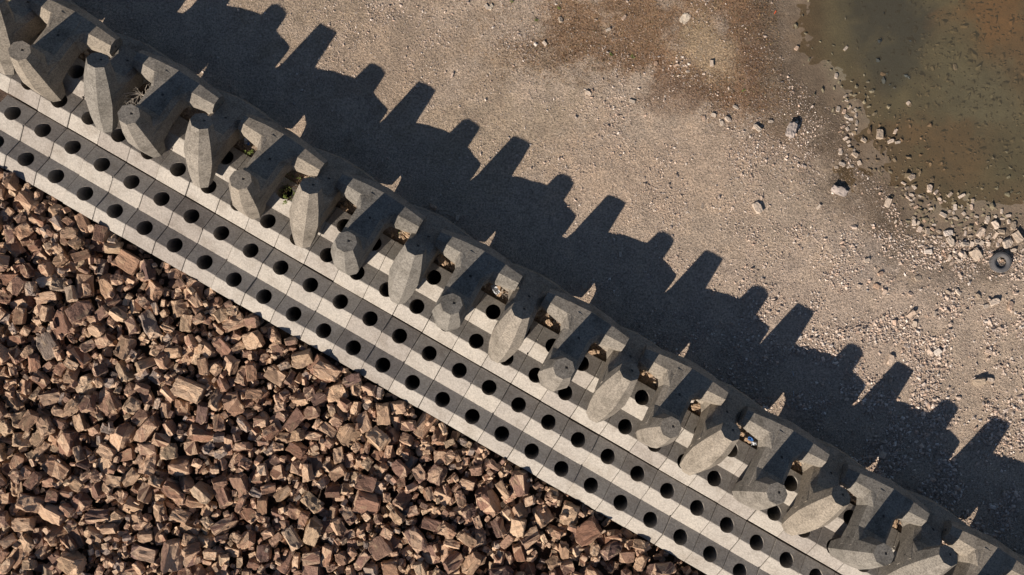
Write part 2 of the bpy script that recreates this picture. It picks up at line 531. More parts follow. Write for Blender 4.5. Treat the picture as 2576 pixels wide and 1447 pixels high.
IN_H = [zf(-144.6, 0.45), zf(-59.8, 0.45)]
outer = [block_mesh('block_outer', OUT_B, OUT_H, s) for s in (1, 2, 3)]
inner = [block_mesh('block_inner', IN_B, IN_H, s) for s in (4, 5, 6)]
def place_blocks(row, protos, k0, k1, vis0, text, group):
    for k in range(k0, k1 + 1):
        me, vc = protos[(k * 7 + 3) % 3]
        u = uw(1466.7 + PIT * k, 0.4)
        o = link('concrete_block', me)
        o.location = uv(u + random.uniform(-0.006, 0.006), vc + random.uniform(-0.012, 0.012), random.uniform(-0.03, 0.015))
        o.rotation_euler = (random.uniform(-0.006, 0.006), random.uniform(-0.006, 0.006), -R(30) + random.uniform(-0.003, 0.003))
        n_ = k - vis0 + 1
        tag(o, text % ordinal(max(1, n_)), 'concrete block', group)
place_blocks('outer', outer, -15, 13, -15, 'ridged two-hole concrete block, %s from the left in the row beside the rubble', 'two-hole concrete blocks beside the rubble')
place_blocks('inner', inner, -17, 16, -17, 'ridged two-hole concrete block, %s from the left in the row under the dolosse', 'two-hole concrete blocks under the dolosse')

# ------------------------------------------------------------------ dolosse
C = 2.77
def hull_obj(pts):
    bm = bmesh.new()
    for p in pts: bm.verts.new(p)
    r = bmesh.ops.convex_hull(bm, input=bm.verts)
    bmesh.ops.delete(bm, geom=[g for g in r['geom_interior'] if isinstance(g, bmesh.types.BMVert)], context='VERTS')
    bmesh.ops.dissolve_limit(bm, angle_limit=R(1), verts=bm.verts, edges=bm.edges)
    return link('piece', bm_mesh('piece', bm))
def octa(ap, flat):
    """octagon with apothem ap and side flats of half length flat"""
    return [(ap, flat), (flat, ap), (-flat, ap), (-ap, flat), (-ap, -flat), (-flat, -ap), (flat, -ap), (ap, -flat)]
def dolos_mesh():
    d = 0.335 * C
    TIP, MID, ROOT = 0.104 * C, 0.150 * C, 0.172 * C
    t = math.tan(R(22.5))
    ps = []
    vert, bar = [], []
    for z, ap in ((-0.5 * C, TIP), (-0.24 * C, MID), (0, ROOT), (0.24 * C, MID), (0.5 * C, TIP)):
        for x, y in octa(ap, ap * t):
            vert.append((x, y - d, z))
            bar.append((z, y + d, x))
    ps.append(hull_obj(vert)); ps.append(hull_obj(bar))
    sh = []
    for y in (-d, d):
        for x, z in octa(0.168 * C, 0.118 * C): sh.append((x, y, z))
    ps.append(hull_obj(sh))
    f1, f2 = [], []
    for x, z in octa(0.169 * C, 0.119 * C):
        f1.append((x, d - ROOT - 0.04 * C, z)); f2.append((x, -d + ROOT + 0.04 * C, z))
    for s_ in (-1, 1):
        for y, z in octa(MID * 0.985, MID * t):
            f1.append((s_ * (ROOT + 0.04 * C), y + d, z)); f2.append((z, y - d, s_ * (ROOT + 0.04 * C)))
    ps.append(hull_obj(f1)); ps.append(hull_obj(f2))
    o = ps[0]
    for q in ps[1:]:
        md = o.modifiers.new('u', 'BOOLEAN'); md.operation = 'UNION'; md.solver = 'EXACT'; md.object = q
    # lifting pockets on the tips and the shaft
    pk = []
    for loc in ((0.05, -d + 0.06, C / 2), (0.04, 0.25, 0.166 * C), (C / 2, d, 0.05), (-C / 2, d - 0.03, 0.04)):
        b = bmesh.new()
        bmesh.ops.create_cube(b, size=0.075, matrix=Matrix.Translation(loc) @ Matrix.Rotation(0.4, 4, 'Z'))
        c = link('pk', bm_mesh('pk', b)); pk.append(c)
        md = o.modifiers.new('d', 'BOOLEAN'); md.operation = 'DIFFERENCE'; md.solver = 'EXACT'; md.object = c
    me = apply_mods(o)
    for q in ps[1:] + pk:
        m_ = q.data
        bpy.data.objects.remove(q); bpy.data.meshes.remove(m_)
    bpy.data.objects.remove(o)
    bm = bmesh.new(); bm.from_mesh(me)
    bmesh.ops.remove_doubles(bm, verts=bm.verts, dist=0.002)
    bmesh.ops.dissolve_limit(bm, angle_limit=R(0.8), verts=bm.verts, edges=bm.edges)
    es = [e for e in bm.edges if len(e.link_faces) == 2 and e.calc_face_angle(0) > R(12) and e.calc_length() > 0.15]
    bmesh.ops.bevel(bm, geom=es, offset=0.014, segments=1, affect='EDGES', clamp_overlap=True)
    bmesh.ops.triangulate(bm, faces=bm.faces)
    for f in bm.faces: f.smooth = False
    bm.to_mesh(me); bm.free()
    me.name = 'dolos'
    me.materials.clear(); me.materials.append(M['dolos'])
    return me
dolos_me = dolos_mesh()
def place_dolos(px, py, ztop, alpha, yaw, label, group, roll=0.0):
    al = R(alpha)
    disc = at(px, py, ztop)
    Rm = Matrix.Rotation(-R(30) + R(yaw), 4, 'Z') @ Matrix.Rotation(R(roll), 4, 'Y') @ Matrix.Rotation(-al, 4, 'X')
    # local top of the upright fluke
    loc_disc = Rm @ Vector((0, -0.335 * C, C / 2))
    o = link('dolos', dolos_me)
    o.matrix_world = Matrix.Translation(disc - loc_disc) @ Rm
    tag(o, label, 'dolos', group)
    return o
A_PTS = [(49.3, 127.5), (323.9, 287.6), (605.2, 452), (870.5, 608), (1136.2, 764.7), (1419, 927), (1687.7, 1075.4), (1954.5, 1241.4), (2223.3, 1395.2)]
B_PTS = [(246.3, 151.3), (506.4, 305.1), (781.5, 467), (1045.6, 620), (1313, 779.7), (1584.4, 934.7), (1838.9, 1084.7), (2115.8, 1247.7), (2385.9, 1397.7)]
ga, gb = 'upper dolosse with grey sunlit tips', 'lower dolosse with shaded blue-grey tips'
for i, (x, y) in enumerate(A_PTS):
    place_dolos(x, y, 3.10, 14.0 + random.uniform(-1.5, 1.5), 0.3 + random.uniform(-1.8, 1.8),
                'upper dolos with sunlit grey tip, %s sunlit tip from the left' % ordinal(i + 1), ga)
for i, (x, y) in enumerate(B_PTS):
    place_dolos(x, y, 2.80, 36.5 + random.uniform(-1.5, 1.5), 2.6 + random.uniform(-1, 1),
                'lower leaning dolos with shaded dark tip, %s dark tip from the left edge' % ordinal(i + 1), gb)
# the ones whose upright flukes are outside the frame but whose arms reach into it
place_dolos(-228, -32, 3.10, 13.5, 0, 'upper dolos cut off by the top left corner of the picture', ga)
place_dolos(-18, -5, 2.80, 36.5, 1.5, 'lower dolos at the left edge with its upright leg half outside', gb)
place_dolos(2495, 1551, 3.10, 13.5, 0, 'upper dolos cut off by the bottom right corner, only its crossbar showing', ga)
place_dolos(2655, 1556, 2.80, 36.5, 1.5, 'lower dolos at the bottom right corner with only its dark crossbar showing', gb)

# ------------------------------------------------------------------ rocks
FACET, KEEP = {}, []
def rock_proto(seed, boxy=0.75, detail=2, rough=0.045):
    """angular broken rock about 1 across; returns (mesh data arrays, hull planes)"""
    rnd = random.Random(seed)
    dx, dy, dz = 0.5, rnd.uniform(0.30, 0.46), rnd.uniform(0.24, 0.38)
    pts = []
    for sx_ in (-1, 1):
        for sy_ in (-1, 1):
            for sz_ in (-1, 1):
                if rnd.random() < boxy:
                    pts.append((sx_ * dx * rnd.uniform(0.72, 1.0), sy_ * dy * rnd.uniform(0.66, 1.0), sz_ * dz * rnd.uniform(0.66, 1.0)))
                else:
                    for ax in range(3):
                        p = [sx_ * dx, sy_ * dy, sz_ * dz]
                        p[ax] *= rnd.uniform(0.1, 0.6)
                        pts.append(tuple(q * rnd.uniform(0.85, 1.0) for q in p))
    bm = bmesh.new()
    for p in pts: bm.verts.new(p)
    r = bmesh.ops.convex_hull(bm, input=bm.verts)
    dead = [g for g in r['geom_interior'] if isinstance(g, bmesh.types.BMVert)]
    bmesh.ops.delete(bm, geom=dead, context='VERTS')
    bmesh.ops.dissolve_limit(bm, angle_limit=R(14), verts=bm.verts, edges=bm.edges)
    bmesh.ops.bevel(bm, geom=list(bm.edges), offset=0.012, segments=1, affect='EDGES', clamp_overlap=True)
    bmesh.ops.triangulate(bm, faces=bm.faces)
    bm.normal_update()
    planes = np.array([(f.normal.x, f.normal.y, f.normal.z, f.normal.dot(f.verts[0].co)) for f in bm.faces if f.calc_area() > 1e-5])
    fl = bm.faces.layers.float.new('facet')
    seen = {}
    for f in bm.faces:
        key = (round(f.normal.x, 1), round(f.normal.y, 1), round(f.normal.z, 1))
        if key not in seen: seen[key] = rnd.random()
        f[fl] = seen[key]
    for _ in range(detail):
        long = [e for e in bm.edges if e.calc_length() > 0.16]
        if long: bmesh.ops.subdivide_edges(bm, edges=long, cuts=1)
        bmesh.ops.triangulate(bm, faces=bm.faces)
    bm.normal_update()
    off = seed * 3.7
    for v in bm.verts:
        c = v.co
        n1 = noise.noise(Vector((c.x * 2.2 + off, c.y * 9, c.z * 9)))
        n2 = noise.noise(Vector((c.x * 5 + off, c.y * 5 + 4, c.z * 5)))
        v.co += v.normal * (n1 * rough + n2 * rough * 0.8)
    V_ = np.array([v.co[:] for v in bm.verts])
    for i, v in enumerate(bm.verts): v.index = i
    T_ = np.array([[v.index for v in f.verts] for f in bm.faces])
    FACET[id(T_)] = np.array([f[fl] for f in bm.faces], dtype=np.float32)
    KEEP.append(T_)
    bm.free()
    return V_, T_, planes
PROTO = [rock_proto(s, 0.68 if s % 3 else 0.3, 2, 0.06) for s in range(44)]
PROTO_LO = [rock_proto(s + 100, 0.7, detail=1) for s in range(30)]
def rock_colors(n, kinds):
    kinds = np.array(kinds)
    c = kinds[rng.integers(0, len(kinds), n)]
    return c * rng.uniform(0.8, 1.2, (n, 1))
RUB = [(0.38, 0.22, 0.15), (0.46, 0.29, 0.20), (0.32, 0.20, 0.15), (0.54, 0.36, 0.24), (0.42, 0.26, 0.185), (0.60, 0.44, 0.30), (0.36, 0.29, 0.25)]

def rot_mat(rz, tilt, tdir, rx):
    return np.array(Matrix.Rotation(tdir, 3, 'Z') @ Matrix.Rotation(tilt, 3, 'X') @ Matrix.Rotation(-tdir, 3, 'Z') @ Matrix.Rotation(rz, 3, 'Z') @ Matrix.Rotation(rx, 3, 'X'))

# height field the rocks are dropped on, in (u, v)
G = 0.04
HU0, HU1, HV0, HV1 = -21.0, 14.5, -17.0, -4.45
nU, nV = int((HU1 - HU0) / G), int((HV1 - HV0) / G)
gvv = HV0 + (np.arange(nV) + 0.5) * G
HM = np.tile(-0.30 + 0.12 * smooth(-14.0, -5.0, gvv), (nU, 1))
HM[:, gvv > OUT_B[0] - 0.01] = 0.33
HID = np.full((nU, nV), -1, dtype=np.int32)
rocks = []       # (pos u,v,z, rotation, scale vec, proto index, proto set)
def in_view(u, v, m=0.0):
    x, y = u * U.x + v * V.x, u * U.y + v * V.y
    return abs(x) < 16.1 + m and abs(y) < 9.05 + m
def try_rock(planes, Rm, sc, u, v):
    """resting height and footprint for a convex rock dropped at u, v"""
    n = planes[:, :3] / sc
    ln = np.linalg.norm(n, axis=1, keepdims=True)
    dd = planes[:, 3] / ln[:, 0]
    n = (n / ln) @ Rm.T
    r = 0.62 * max(sc)
    i0, i1 = int((u - r - HU0) / G), int((u + r - HU0) / G) + 1
    j0, j1 = int((v - r - HV0) / G), int((v + r - HV0) / G) + 1
    if i0 < 0 or j0 < 0 or i1 >= nU or j1 >= nV: return None
    X = (HU0 + (np.arange(i0, i1) + 0.5) * G - u)[:, None, None]
    Y = (HV0 + (np.arange(j0, j1) + 0.5) * G - v)[None, :, None]
    nx, ny, nzz = n[:, 0], n[:, 1], n[:, 2]
    up = nzz > 0.02; dn = nzz < -0.02
    top = ((dd[up] - X * nx[up] - Y * ny[up]) / nzz[up]).min(axis=2)
    bot = ((dd[dn] - X * nx[dn] - Y * ny[dn]) / nzz[dn]).max(axis=2)
    ins = top > bot
    if ins.sum() < 2: return None
    gap = (HM[i0:i1, j0:j1] - bot)[ins]
    gap.sort()
    z = gap[-max(1, int(len(gap) * 0.06))] - 0.01 * max(sc)
    over_block = (HM[i0:i1, j0:j1][ins] == 0.33).mean()
    return z, (i0, i1, j0, j1), top, ins, over_block
def drop(size, n, cand, protos, pid, band=None, tilt=0.45, vmax=-4.66):
    cnt = 0; tries = 0
    while cnt < n and tries < n * 6:
        tries += 1
        k = rng.integers(0, len(protos))
        s = size() if callable(size) else size
        sc = np.array([s * rng.uniform(0.85, 1.3), s * rng.uniform(0.8, 1.1), s * rng.uniform(0.8, 1.15)])
        Rm = rot_mat(rng.uniform(0, 6.28), rng.uniform(0, tilt), rng.uniform(0, 6.28), rng.uniform(0, 6.28) if rng.random() < 0.3 else rng.choice([0, 1.57, 3.14]) + rng.normal(0, 0.2))
        best = None
        for _ in range(cand):
            for _q in range(40):
                u = rng.uniform(HU0 + 0.8, HU1 - 0.8); v = rng.uniform(HV0 + 0.8, vmax)
                if in_view(u, v, 0.9): break
            else: continue
            t = try_rock(protos[k][2], Rm, sc, u, v)
            if t is None or t[4] > 0.25: continue
            # prefer low, settled places
            if best is None or t[0] < best[0][0]: best = (t, u, v)
        if best is None: continue
        (z, (i0, i1, j0, j1), top, ins, _), u, v = best
        hm = HM[i0:i1, j0:j1]
        nw = np.where(ins, np.maximum(hm, top + z), hm)
        m = ins & (top + z > hm)
        HID[i0:i1, j0:j1][m] = len(rocks)
        HM[i0:i1, j0:j1] = np.where(hm == 0.33, hm, nw)
        rocks.append((u, v, z, Rm, sc, k, pid))
        cnt += 1
drop(lambda: rng.uniform(0.16, 0.34), 1500, 2, PROTO_LO, 1, tilt=0.8)
drop(lambda: 0.44 + 0.46 * rng.beta(1.2, 3.0), 360, 14, PROTO, 0, tilt=0.75)
drop(lambda: rng.uniform(0.28, 0.50), 480, 12, PROTO, 0, tilt=0.8)
drop(lambda: rng.uniform(0.11, 0.24), 900, 6, PROTO_LO, 1, tilt=0.9)

vis = np.bincount(HID[HID >= 0].ravel(), minlength=len(rocks)).astype(float)
for i, r in enumerate(rocks):
    if not in_view(r[0], r[1], 0.1): vis[i] *= 0.0
order = np.argsort(-vis)
big = [int(i) for i in order[:300] if vis[i] > 0]
bigset = set(big)
buried = set(int(i) for i in range(len(rocks)) if False)
proto_me = {}
UVM = np.array([[U.x, V.x, 0], [U.y, V.y, 0], [0, 0, 1.0]])   # (u,v,z) -> world
def shared_mesh(pid, k):
    if (pid, k) not in proto_me:
        Vp, Tp, _ = (PROTO, PROTO_LO)[pid][k]
        me = tri_mesh('rock', Vp, Tp)
        me.materials.append(M['rock'])
        proto_me[(pid, k)] = me
    return proto_me[(pid, k)]
cols = {}
for i in big:
    cols.setdefault(int(round((rocks[i][0] - uw(1466.7, 0.4)) / (PIT / S * 0.986))), []).append(i)
shape_w = lambda sc: 'long' if sc[0] > 1.35 * sc[1] else ('chunky' if sc[2] > sc[1] * 0.95 else 'flat-topped')
for kcol, ids in cols.items():
    ids.sort(key=lambda i: -rocks[i][1])
    for rank, i in enumerate(ids):
        u, v, z, Rm, sc, k, pid = rocks[i]
        o = link('rock', shared_mesh(pid, k))
        W = Matrix((UVM @ Rm).tolist()).to_4x4() @ Matrix.Diagonal((*sc, 1))
        W.translation = uv(u, v, z)
        o.matrix_world = W
        nb = kcol + 16
        size_w = 'big' if sc[0] > 0.72 else ('middling' if sc[0] > 0.45 else 'small')
        if nb >= 1:
            where = 'straight out from %s rubble-side block' % ordinal(nb)
        else:
            where = 'left of all blocks, column %s from block row' % ordinal(1 - nb)
        tag(o, '%s %s brown rock, %s one %s' % (size_w, shape_w(sc), ordinal(rank + 1), where), 'rock', 'brown rocks of the rubble slope')
VV_, TT_, CC_, FF_ = [], [], [], []
nvt = 0
rc = rock_colors(len(rocks), RUB)
for i, (u, v, z, Rm, sc, k, pid) in enumerate(rocks):
    if i in bigset or vis[i] == 0 and in_view(u, v, 0.1): continue
    Vp, Tp, _ = (PROTO, PROTO_LO)[pid][k]
    P = ((Vp * sc) @ Rm.T + np.array([u, v, z])) @ UVM.T
    VV_.append(P); TT_.append(Tp + nvt); FF_.append(FACET[id(Tp)]); CC_.append(np.tile(rc[i], (len(Vp), 1))); nvt += len(Vp)
rub = link('rubble', tri_mesh('rubble', np.concatenate(VV_), np.concatenate(TT_), np.concatenate(CC_), facet=np.concatenate(FF_)), mat=M['rock_small'])
tag(rub, 'small broken brown stones filling the gaps between the larger rubble rocks', 'rubble', kind='stuff')
print('ROCKS', len(rocks), 'big', len(big), 'min cells', vis[big[-1]])

# one pale rock stands out in the brown rubble
def single_rock(name, px, py, z, size, mat, label, cat, seed=0, rz=0.0, sc=(1, 0.8, 0.6), group=None, sink=0.25, lo=False):
    Vp, Tp, _ = rock_proto(700 + seed, 0.25, 3, 0.10)
    me = tri_mesh(name, Vp, Tp)
    me.materials.append(mat)
    o = link(name, me)
    p = at(px, py, z)
    o.location = (p.x, p.y, z + size * sc[2] * (0.30 - sink))
    o.scale = (size * sc[0], size * sc[1], size * sc[2] * 1.0)
    o.rotation_euler = (random.uniform(-0.2, 0.2), random.uniform(-0.2, 0.2), rz)
    tag(o, label, cat, group)
    return o
M['pale'] = plain('pale_limestone', (0.52, 0.45, 0.36), 0.85, 6.0)
M['blueish'] = plain('grey_boulder', (0.36, 0.31, 0.28), 0.85, 5.0)
hz = HM[int((((120 - CX) / S) * U.x - ((CY - 706) / S) * 0.5 - HU0) / G), int((((120 - CX) / S) * V.x + ((CY - 706) / S) * V.y - HV0) / G)]
single_rock('rock', 120, 706, float(hz) + 0.08, 0.62, M['pale'], 'pale cream rock among brown rubble near the left edge', 'rock', 3, 0.4)

# ------------------------------------------------------------------ gravel and growth on the beach
def oct_pebbles(pos, size, flat, colors, name, mat, label, cat):
    n = len(pos)
    b = np.array([(1, 0, 0), (0.15, 1, 0), (-1, 0.1, 0), (0, -1, 0), (0.1, 0.1, 1), (-0.1, 0, -1), (0.55, 0.55, 0.6), (-0.5, -0.6, 0.55)])
    f = np.array([(0, 1, 6), (1, 4, 6), (4, 0, 6), (1, 2, 4), (2, 3, 7), (3, 4, 7), (4, 2, 7), (3, 0, 4), (1, 0, 5), (2, 1, 5), (3, 2, 5), (0, 3, 5)])
    P = np.tile(b[None], (n, 1, 1)) * rng.uniform(0.75, 1.15, (n, 8, 3))
    P *= np.stack([size * rng.uniform(0.75, 1.3, n), size * rng.uniform(0.6, 1.0, n), size * flat], 1)[:, None, :]
    a = rng.uniform(0, 6.283, n); ca, sa = np.cos(a)[:, None], np.sin(a)[:, None]
    x = P[:, :, 0] * ca - P[:, :, 1] * sa; y = P[:, :, 0] * sa + P[:, :, 1] * ca
    tx, ty = rng.normal(0, 0.35, (n, 1)), rng.normal(0, 0.35, (n, 1))
    z = P[:, :, 2] + x * tx + y * ty
    Q = np.stack([x, y, z], 2) + pos[:, None, :]
    T = (f[None] + (np.arange(n) * 8)[:, None, None]).reshape(-1, 3)
    o = link(name, tri_mesh(name, Q.reshape(-1, 3), T, np.repeat(colors, 8, axis=0)), mat=mat)
    tag(o, label, cat, kind='stuff')
    return o
# lookup of ground heights on the fine grid
gZ = gz.reshape(nu, nv_)
ui = np.array(us); vi = np.array(vs)
def zlook(u, v):
    i = np.clip(np.searchsorted(ui, u) - 1, 0, nu - 2); j = np.clip(np.searchsorted(vi, v) - 1, 0, nv_ - 2)
    fu = (u - ui[i]) / (ui[i + 1] - ui[i]); fv = (v - vi[j]) / (vi[j + 1] - vi[j])
    return (gZ[i, j] * (1 - fu) * (1 - fv) + gZ[i + 1, j] * fu * (1 - fv) + gZ[i, j + 1] * (1 - fu) * fv + gZ[i + 1, j + 1] * fu * fv)
def beach_points(n, weight):
    out = []
    need = n
    while need > 0:
        x = rng.uniform(-16.6, 16.6, need * 3); y = rng.uniform(-9.5, 9.5, need * 3)
        v = x * V.x + y * V.y; u = x * U.x + y * U.y
        px, py = CX + x * S, CY - y * S
        w = weight(px, py, u, v) * (v > -0.5)
        k = rng.random(len(x)) < w
        out.append(np.stack([x, y, u, v, px, py], 1)[k][:need])
        need -= len(out[-1])
    return np.concatenate(out)[:n]
def blob(px, py, x, y, rx, ry): return np.exp(-((px - x) / rx) ** 2 - ((py - y) / ry) ** 2)
GR = np.array([(0.48, 0.38, 0.31), (0.54, 0.43, 0.35), (0.38, 0.32, 0.28), (0.60, 0.49, 0.41), (0.34, 0.27, 0.22), (0.50, 0.37, 0.29), (0.66, 0.58, 0.51)])
def coarse_w(px, py, u, v):
    sd = shore_dist(px, py)
    w = 0.10 + 0.9 * smooth(1500, 2500, px * 0.72 + py * 0.9) + 0.5 * smooth(2.5, 0.5, v) * smooth(1300, 2200, px)
    w += 0.5 * blob(px, py, 1100, 60, 250, 120) + 0.35 * blob(px, py, 1650, 300, 350, 90) + 0.5 * blob(px, py, 1900, 480, 250, 120)
    w += 0.6 * blob(px, py, 1740, 150, 60, 40)
    w *= np.clip(0.35 + 2.6 * fnoise(px / S, py / S, 0.7, 5.0, 5), 0.04, 1.8)
    return np.clip(w, 0, 1) * (sd < -0.1)
P_ = beach_points(50000, coarse_w)
sz = rng.gamma(2.4, 0.0088, len(P_)) * (0.72 + 0.6 * smooth(1700, 2900, P_[:, 4] * 0.7 + P_[:, 5]))
colr = GR[rng.integers(0, len(GR), len(P_))] * rng.uniform(0.75, 1.1, (len(P_), 1))
oct_pebbles(np.stack([P_[:, 0], P_[:, 1], zlook(P_[:, 2], P_[:, 3]) + sz * 0.25], 1), sz, rng.uniform(0.45, 0.8, len(P_)), colr,
            'gravel', M['gravel'], 'loose tan and grey gravel spread over the flat beach', 'gravel')
P_ = beach_points(2600, lambda px, py, u, v: 1.0 * (v < 0.45))
sz = rng.gamma(3.0, 0.012, len(P_)) + 0.01
colr = np.array([(0.40, 0.29, 0.19), (0.26, 0.19, 0.13), (0.50, 0.39, 0.28), (0.18, 0.13, 0.10)])[rng.integers(0, 4, len(P_))]
oct_pebbles(np.stack([P_[:, 0], P_[:, 1], zlook(P_[:, 2], P_[:, 3]) + sz * 0.3], 1), sz, rng.uniform(0.4, 0.9, len(P_)), colr,
            'debris', M['gravel'], 'brown stone chips and dead leaves trapped behind the concrete blocks', 'debris')
# fine grit everywhere on the beach
P_ = beach_points(42000, lambda px, py, u, v: 1.0 * (shore_dist(px, py) < 0.1))
sz = rng.uniform(0.008, 0.02, len(P_))
colr = GR[rng.integers(0, len(GR), len(P_))] * rng.uniform(0.6, 1.1, (len(P_), 1))
dk = smooth(1350, 1900, P_[:, 4]) * smooth(380, 60, P_[:, 5])
colr = colr * (1 - 0.5 * dk[:, None])
oct_pebbles(np.stack([P_[:, 0], P_[:, 1], zlook(P_[:, 2], P_[:, 3]) + sz * 0.3], 1), sz, rng.uniform(0.5, 0.9, len(P_)), colr,
            'grit', M['gravel'], 'fine sandy grit covering the ground between wall and pond', 'grit')
# crusty plates and stones on the pond bed
P_ = beach_points(1700, lambda px, py, u, v: (shore_dist(px, py) > 0.0) * (0.15 + 0.85 * smooth(2150, 2450, px + py * 0.6)))
sz = rng.gamma(2.0, 0.018, len(P_)) + 0.012
colr = zone_mix(np.tile(np.array((0.19, 0.165, 0.115)), (len(P_), 1)), P_[:, 4], P_[:, 5], rng.normal(0, 0.1, len(P_)), BED) * rng.uniform(0.7, 1.3, (len(P_), 1)) * np.array([1.0, 0.98, 0.95])
oct_pebbles(np.stack([P_[:, 0], P_[:, 1], zlook(P_[:, 2], P_[:, 3]) + sz * 0.1], 1), sz, np.full(len(P_), 0.5), colr,
            'mud_crust', M['gravel'], 'curled plates of mud and weed on the pond bed', 'mud crust')

# reddish dry ground cover, thousands of little stalks
def stalks(P, h, w, cols_, name, mat, label, cat):
    n = len(P)
    a = rng.uniform(0, 6.283, n)
    z = zlook(P[:, 2], P[:, 3]) - 0.005
    base = np.stack([P[:, 0], P[:, 1], z], 1)
    d = np.stack([np.cos(a), np.sin(a), np.zeros(n)], 1)
    lean = np.stack([rng.normal(0, 1, n), rng.normal(0, 1, n), np.zeros(n)], 1) * h[:, None] * 0.6
    Q = np.stack([base - d * w[:, None], base + d * w[:, None], base + lean + np.array([0, 0, 1]) * h[:, None]], 1)
    T = np.arange(n * 3).reshape(-1, 3)
    o = link(name, tri_mesh(name, Q.reshape(-1, 3), T, np.repeat(cols_, 3, axis=0)), mat=mat)
    tag(o, label, cat, kind='stuff')
VEG = [(1600, 60, 260, 90), (1790, 190, 150, 60), (1480, 110, 140, 50), (1880, 50, 90, 90), (1870, 230, 110, 80), (1390, 150, 120, 40)]
def veg_w(px, py, u, v):
    w = sum(blob(px, py, *b) for b in VEG)
    w *= 1 - 0.8 * blob(px, py, 1765, 110, 60, 70) - 0.6 * blob(px, py, 1820, 150, 50, 50)
    return np.clip(w, 0, 1) * (shore_dist(px, py) < -0.2)
P_ = beach_points(17000, veg_w)
cc = np.array([(0.22, 0.12, 0.06), (0.16, 0.09, 0.05), (0.27, 0.17, 0.09), (0.12, 0.10, 0.05), (0.30, 0.21, 0.12)])[rng.integers(0, 5, len(P_))]
stalks(P_, rng.uniform(0.015, 0.05, len(P_)), rng.uniform(0.008, 0.02, len(P_)), cc, 'dry_ground_cover', M['straw'], 'reddish brown dry growth matting the ground near the pond', 'ground cover')

# ------------------------------------------------------------------ stones on the shore
stone_me = []
for s_ in range(16):
    Vp, Tp, _ = rock_proto(300 + s_, 0.3, 2, 0.06)
    me = tri_mesh('stone', Vp, Tp); me.materials.append(M['stone']); stone_me.append(me)
def shore_stone(px, py, d, label, group):
    p = at(px, py, 0)
    s = d / S
    z = ground_height(p.x, p.y)
    o = link('stone', random.choice(stone_me))
    o.scale = (s * 1.15, s * random.uniform(0.75, 1.1), s * random.uniform(0.6, 0.95))
    o.location = (p.x, p.y, z + s * 0.12)
    o.rotation_euler = (random.uniform(-0.3, 0.3), random.uniform(-0.3, 0.3), random.uniform(0, 6.28))
    tag(o, label, 'stone', group)
    return o
CL = [  # name, landmark text, cluster boxes with (x, y, rx, ry, n, dmin, dmax)
    ('spit', [(2135, 280, 22, 28, 12, 8, 16), (2140, 330, 20, 32, 22, 6, 14), (2142, 385, 18, 22, 14, 5, 14), (2200, 350, 40, 14, 6, 12, 20)], (2135, 235), 'waterline stone below the dark boulder, %s down from the top'),
    ('bay', [(2290, 480, 30, 30, 16, 7, 18), (2350, 520, 55, 30, 20, 7, 18), (2420, 530, 50, 30, 22, 7, 18), (2300, 575, 40, 18, 18, 6, 12), (2385, 590, 60, 18, 24, 8, 20), (2460, 605, 45, 20, 20, 10, 22), (2540, 590, 30, 30, 10, 10, 22), (2410, 640, 40, 20, 12, 8, 16)], (2515, 660), 'pale shore stone, %s nearest to the old tyre')]
allst = []
for nm, boxes, lm, text in CL:
    pts = []
    for (x, y, rx, ry, n, d0, d1) in boxes:
        for _ in range(int(n * 0.72)):
            for _t in range(30):
                qx, qy, d = random.gauss(x, rx * 0.7), random.gauss(y, ry * 0.7), d0 + (d1 * 1.2 - d0) * random.random() ** 1.9
                if qx > 2570 or math.hypot(qx - 2515, qy - 660) < 36: continue
                if all(math.hypot(qx - a_[0], qy - a_[1]) > 0.5 * (d + a_[2]) for a_ in pts): break
            else: continue
            pts.append((qx, qy, d))
    if nm == 'spit': pts.sort(key=lambda q: q[1])
    else: pts.sort(key=lambda q: math.hypot(q[0] - lm[0], q[1] - lm[1]))
    for i, (qx, qy, d) in enumerate(pts):
        shore_stone(qx, qy, d, text % ordinal(i + 1), 'stones along the waterline')
lone = [(1905, 322, 20), (1830, 300, 15), (1815, 310, 12), (1770, 298, 12), (1795, 290, 12), (1850, 270, 13), (1940, 305, 12),
        (1905, 523, 26), (1765, 520, 12), (2060, 520, 13), (2300, 560, 14), (2410, 735, 18), (2385, 735, 12), (2310, 700, 16), (2215, 688, 14),
        (2180, 655, 13), (2290, 790, 22), (2300, 815, 14), (2240, 905, 22), (2220, 800, 12), (2205, 720, 14), (2350, 790, 13),
        (2460, 960, 26), (2490, 955, 18), (2485, 885, 16), (2357, 885, 17), (2500, 760, 22), (2540, 770, 20), (2480, 770, 14), (2460, 745, 13), (2290, 740, 12), (2225, 735, 12), (2160, 720, 10),
        (1700, 165, 11), (1650, 160, 10), (1530, 75, 12), (1570, 45, 13), (1370, 110, 12), (1410, 50, 12), (1225, 18, 14), (1138, 190, 12), (1480, 235, 14), (1590, 255, 14), (1490, 230, 10), (1790, 160, 14), (1730, 180, 9),
        (2255, 330, 12), (2290, 260, 14), (2410, 165, 14), (2225, 185, 12), (2005, 120, 10), (2105, 190, 12), (2130, 120, 12), (1150, 548, 13), (1145, 560, 9), (1090, 520, 16), (1560, 640, 12), (1470, 720, 14), (2230, 1215, 24), (2215, 1195, 18), (2250, 1235, 14), (2555, 1420, 20)]
lone.sort()
for i, (x, y, d) in enumerate(lone):
    shore_stone(x, y, d, 'lone stone on open ground or pond bed, %s from the left' % ordinal(i + 1), 'scattered lone stones')
single_rock('boulder', 1990, 328, 0.02, 0.46, M['blueish'], 'upright grey boulder casting a shadow near the waterline', 'boulder', 11, 1.2, (1, 0.8, 0.62), sink=0.0)
single_rock('boulder', 2110, 480, -0.06, 0.55, M['blueish'], 'flat grey boulder half sunk in gravel below the waterline stones', 'boulder', 12, -0.4, (1, 0.7, 0.5))
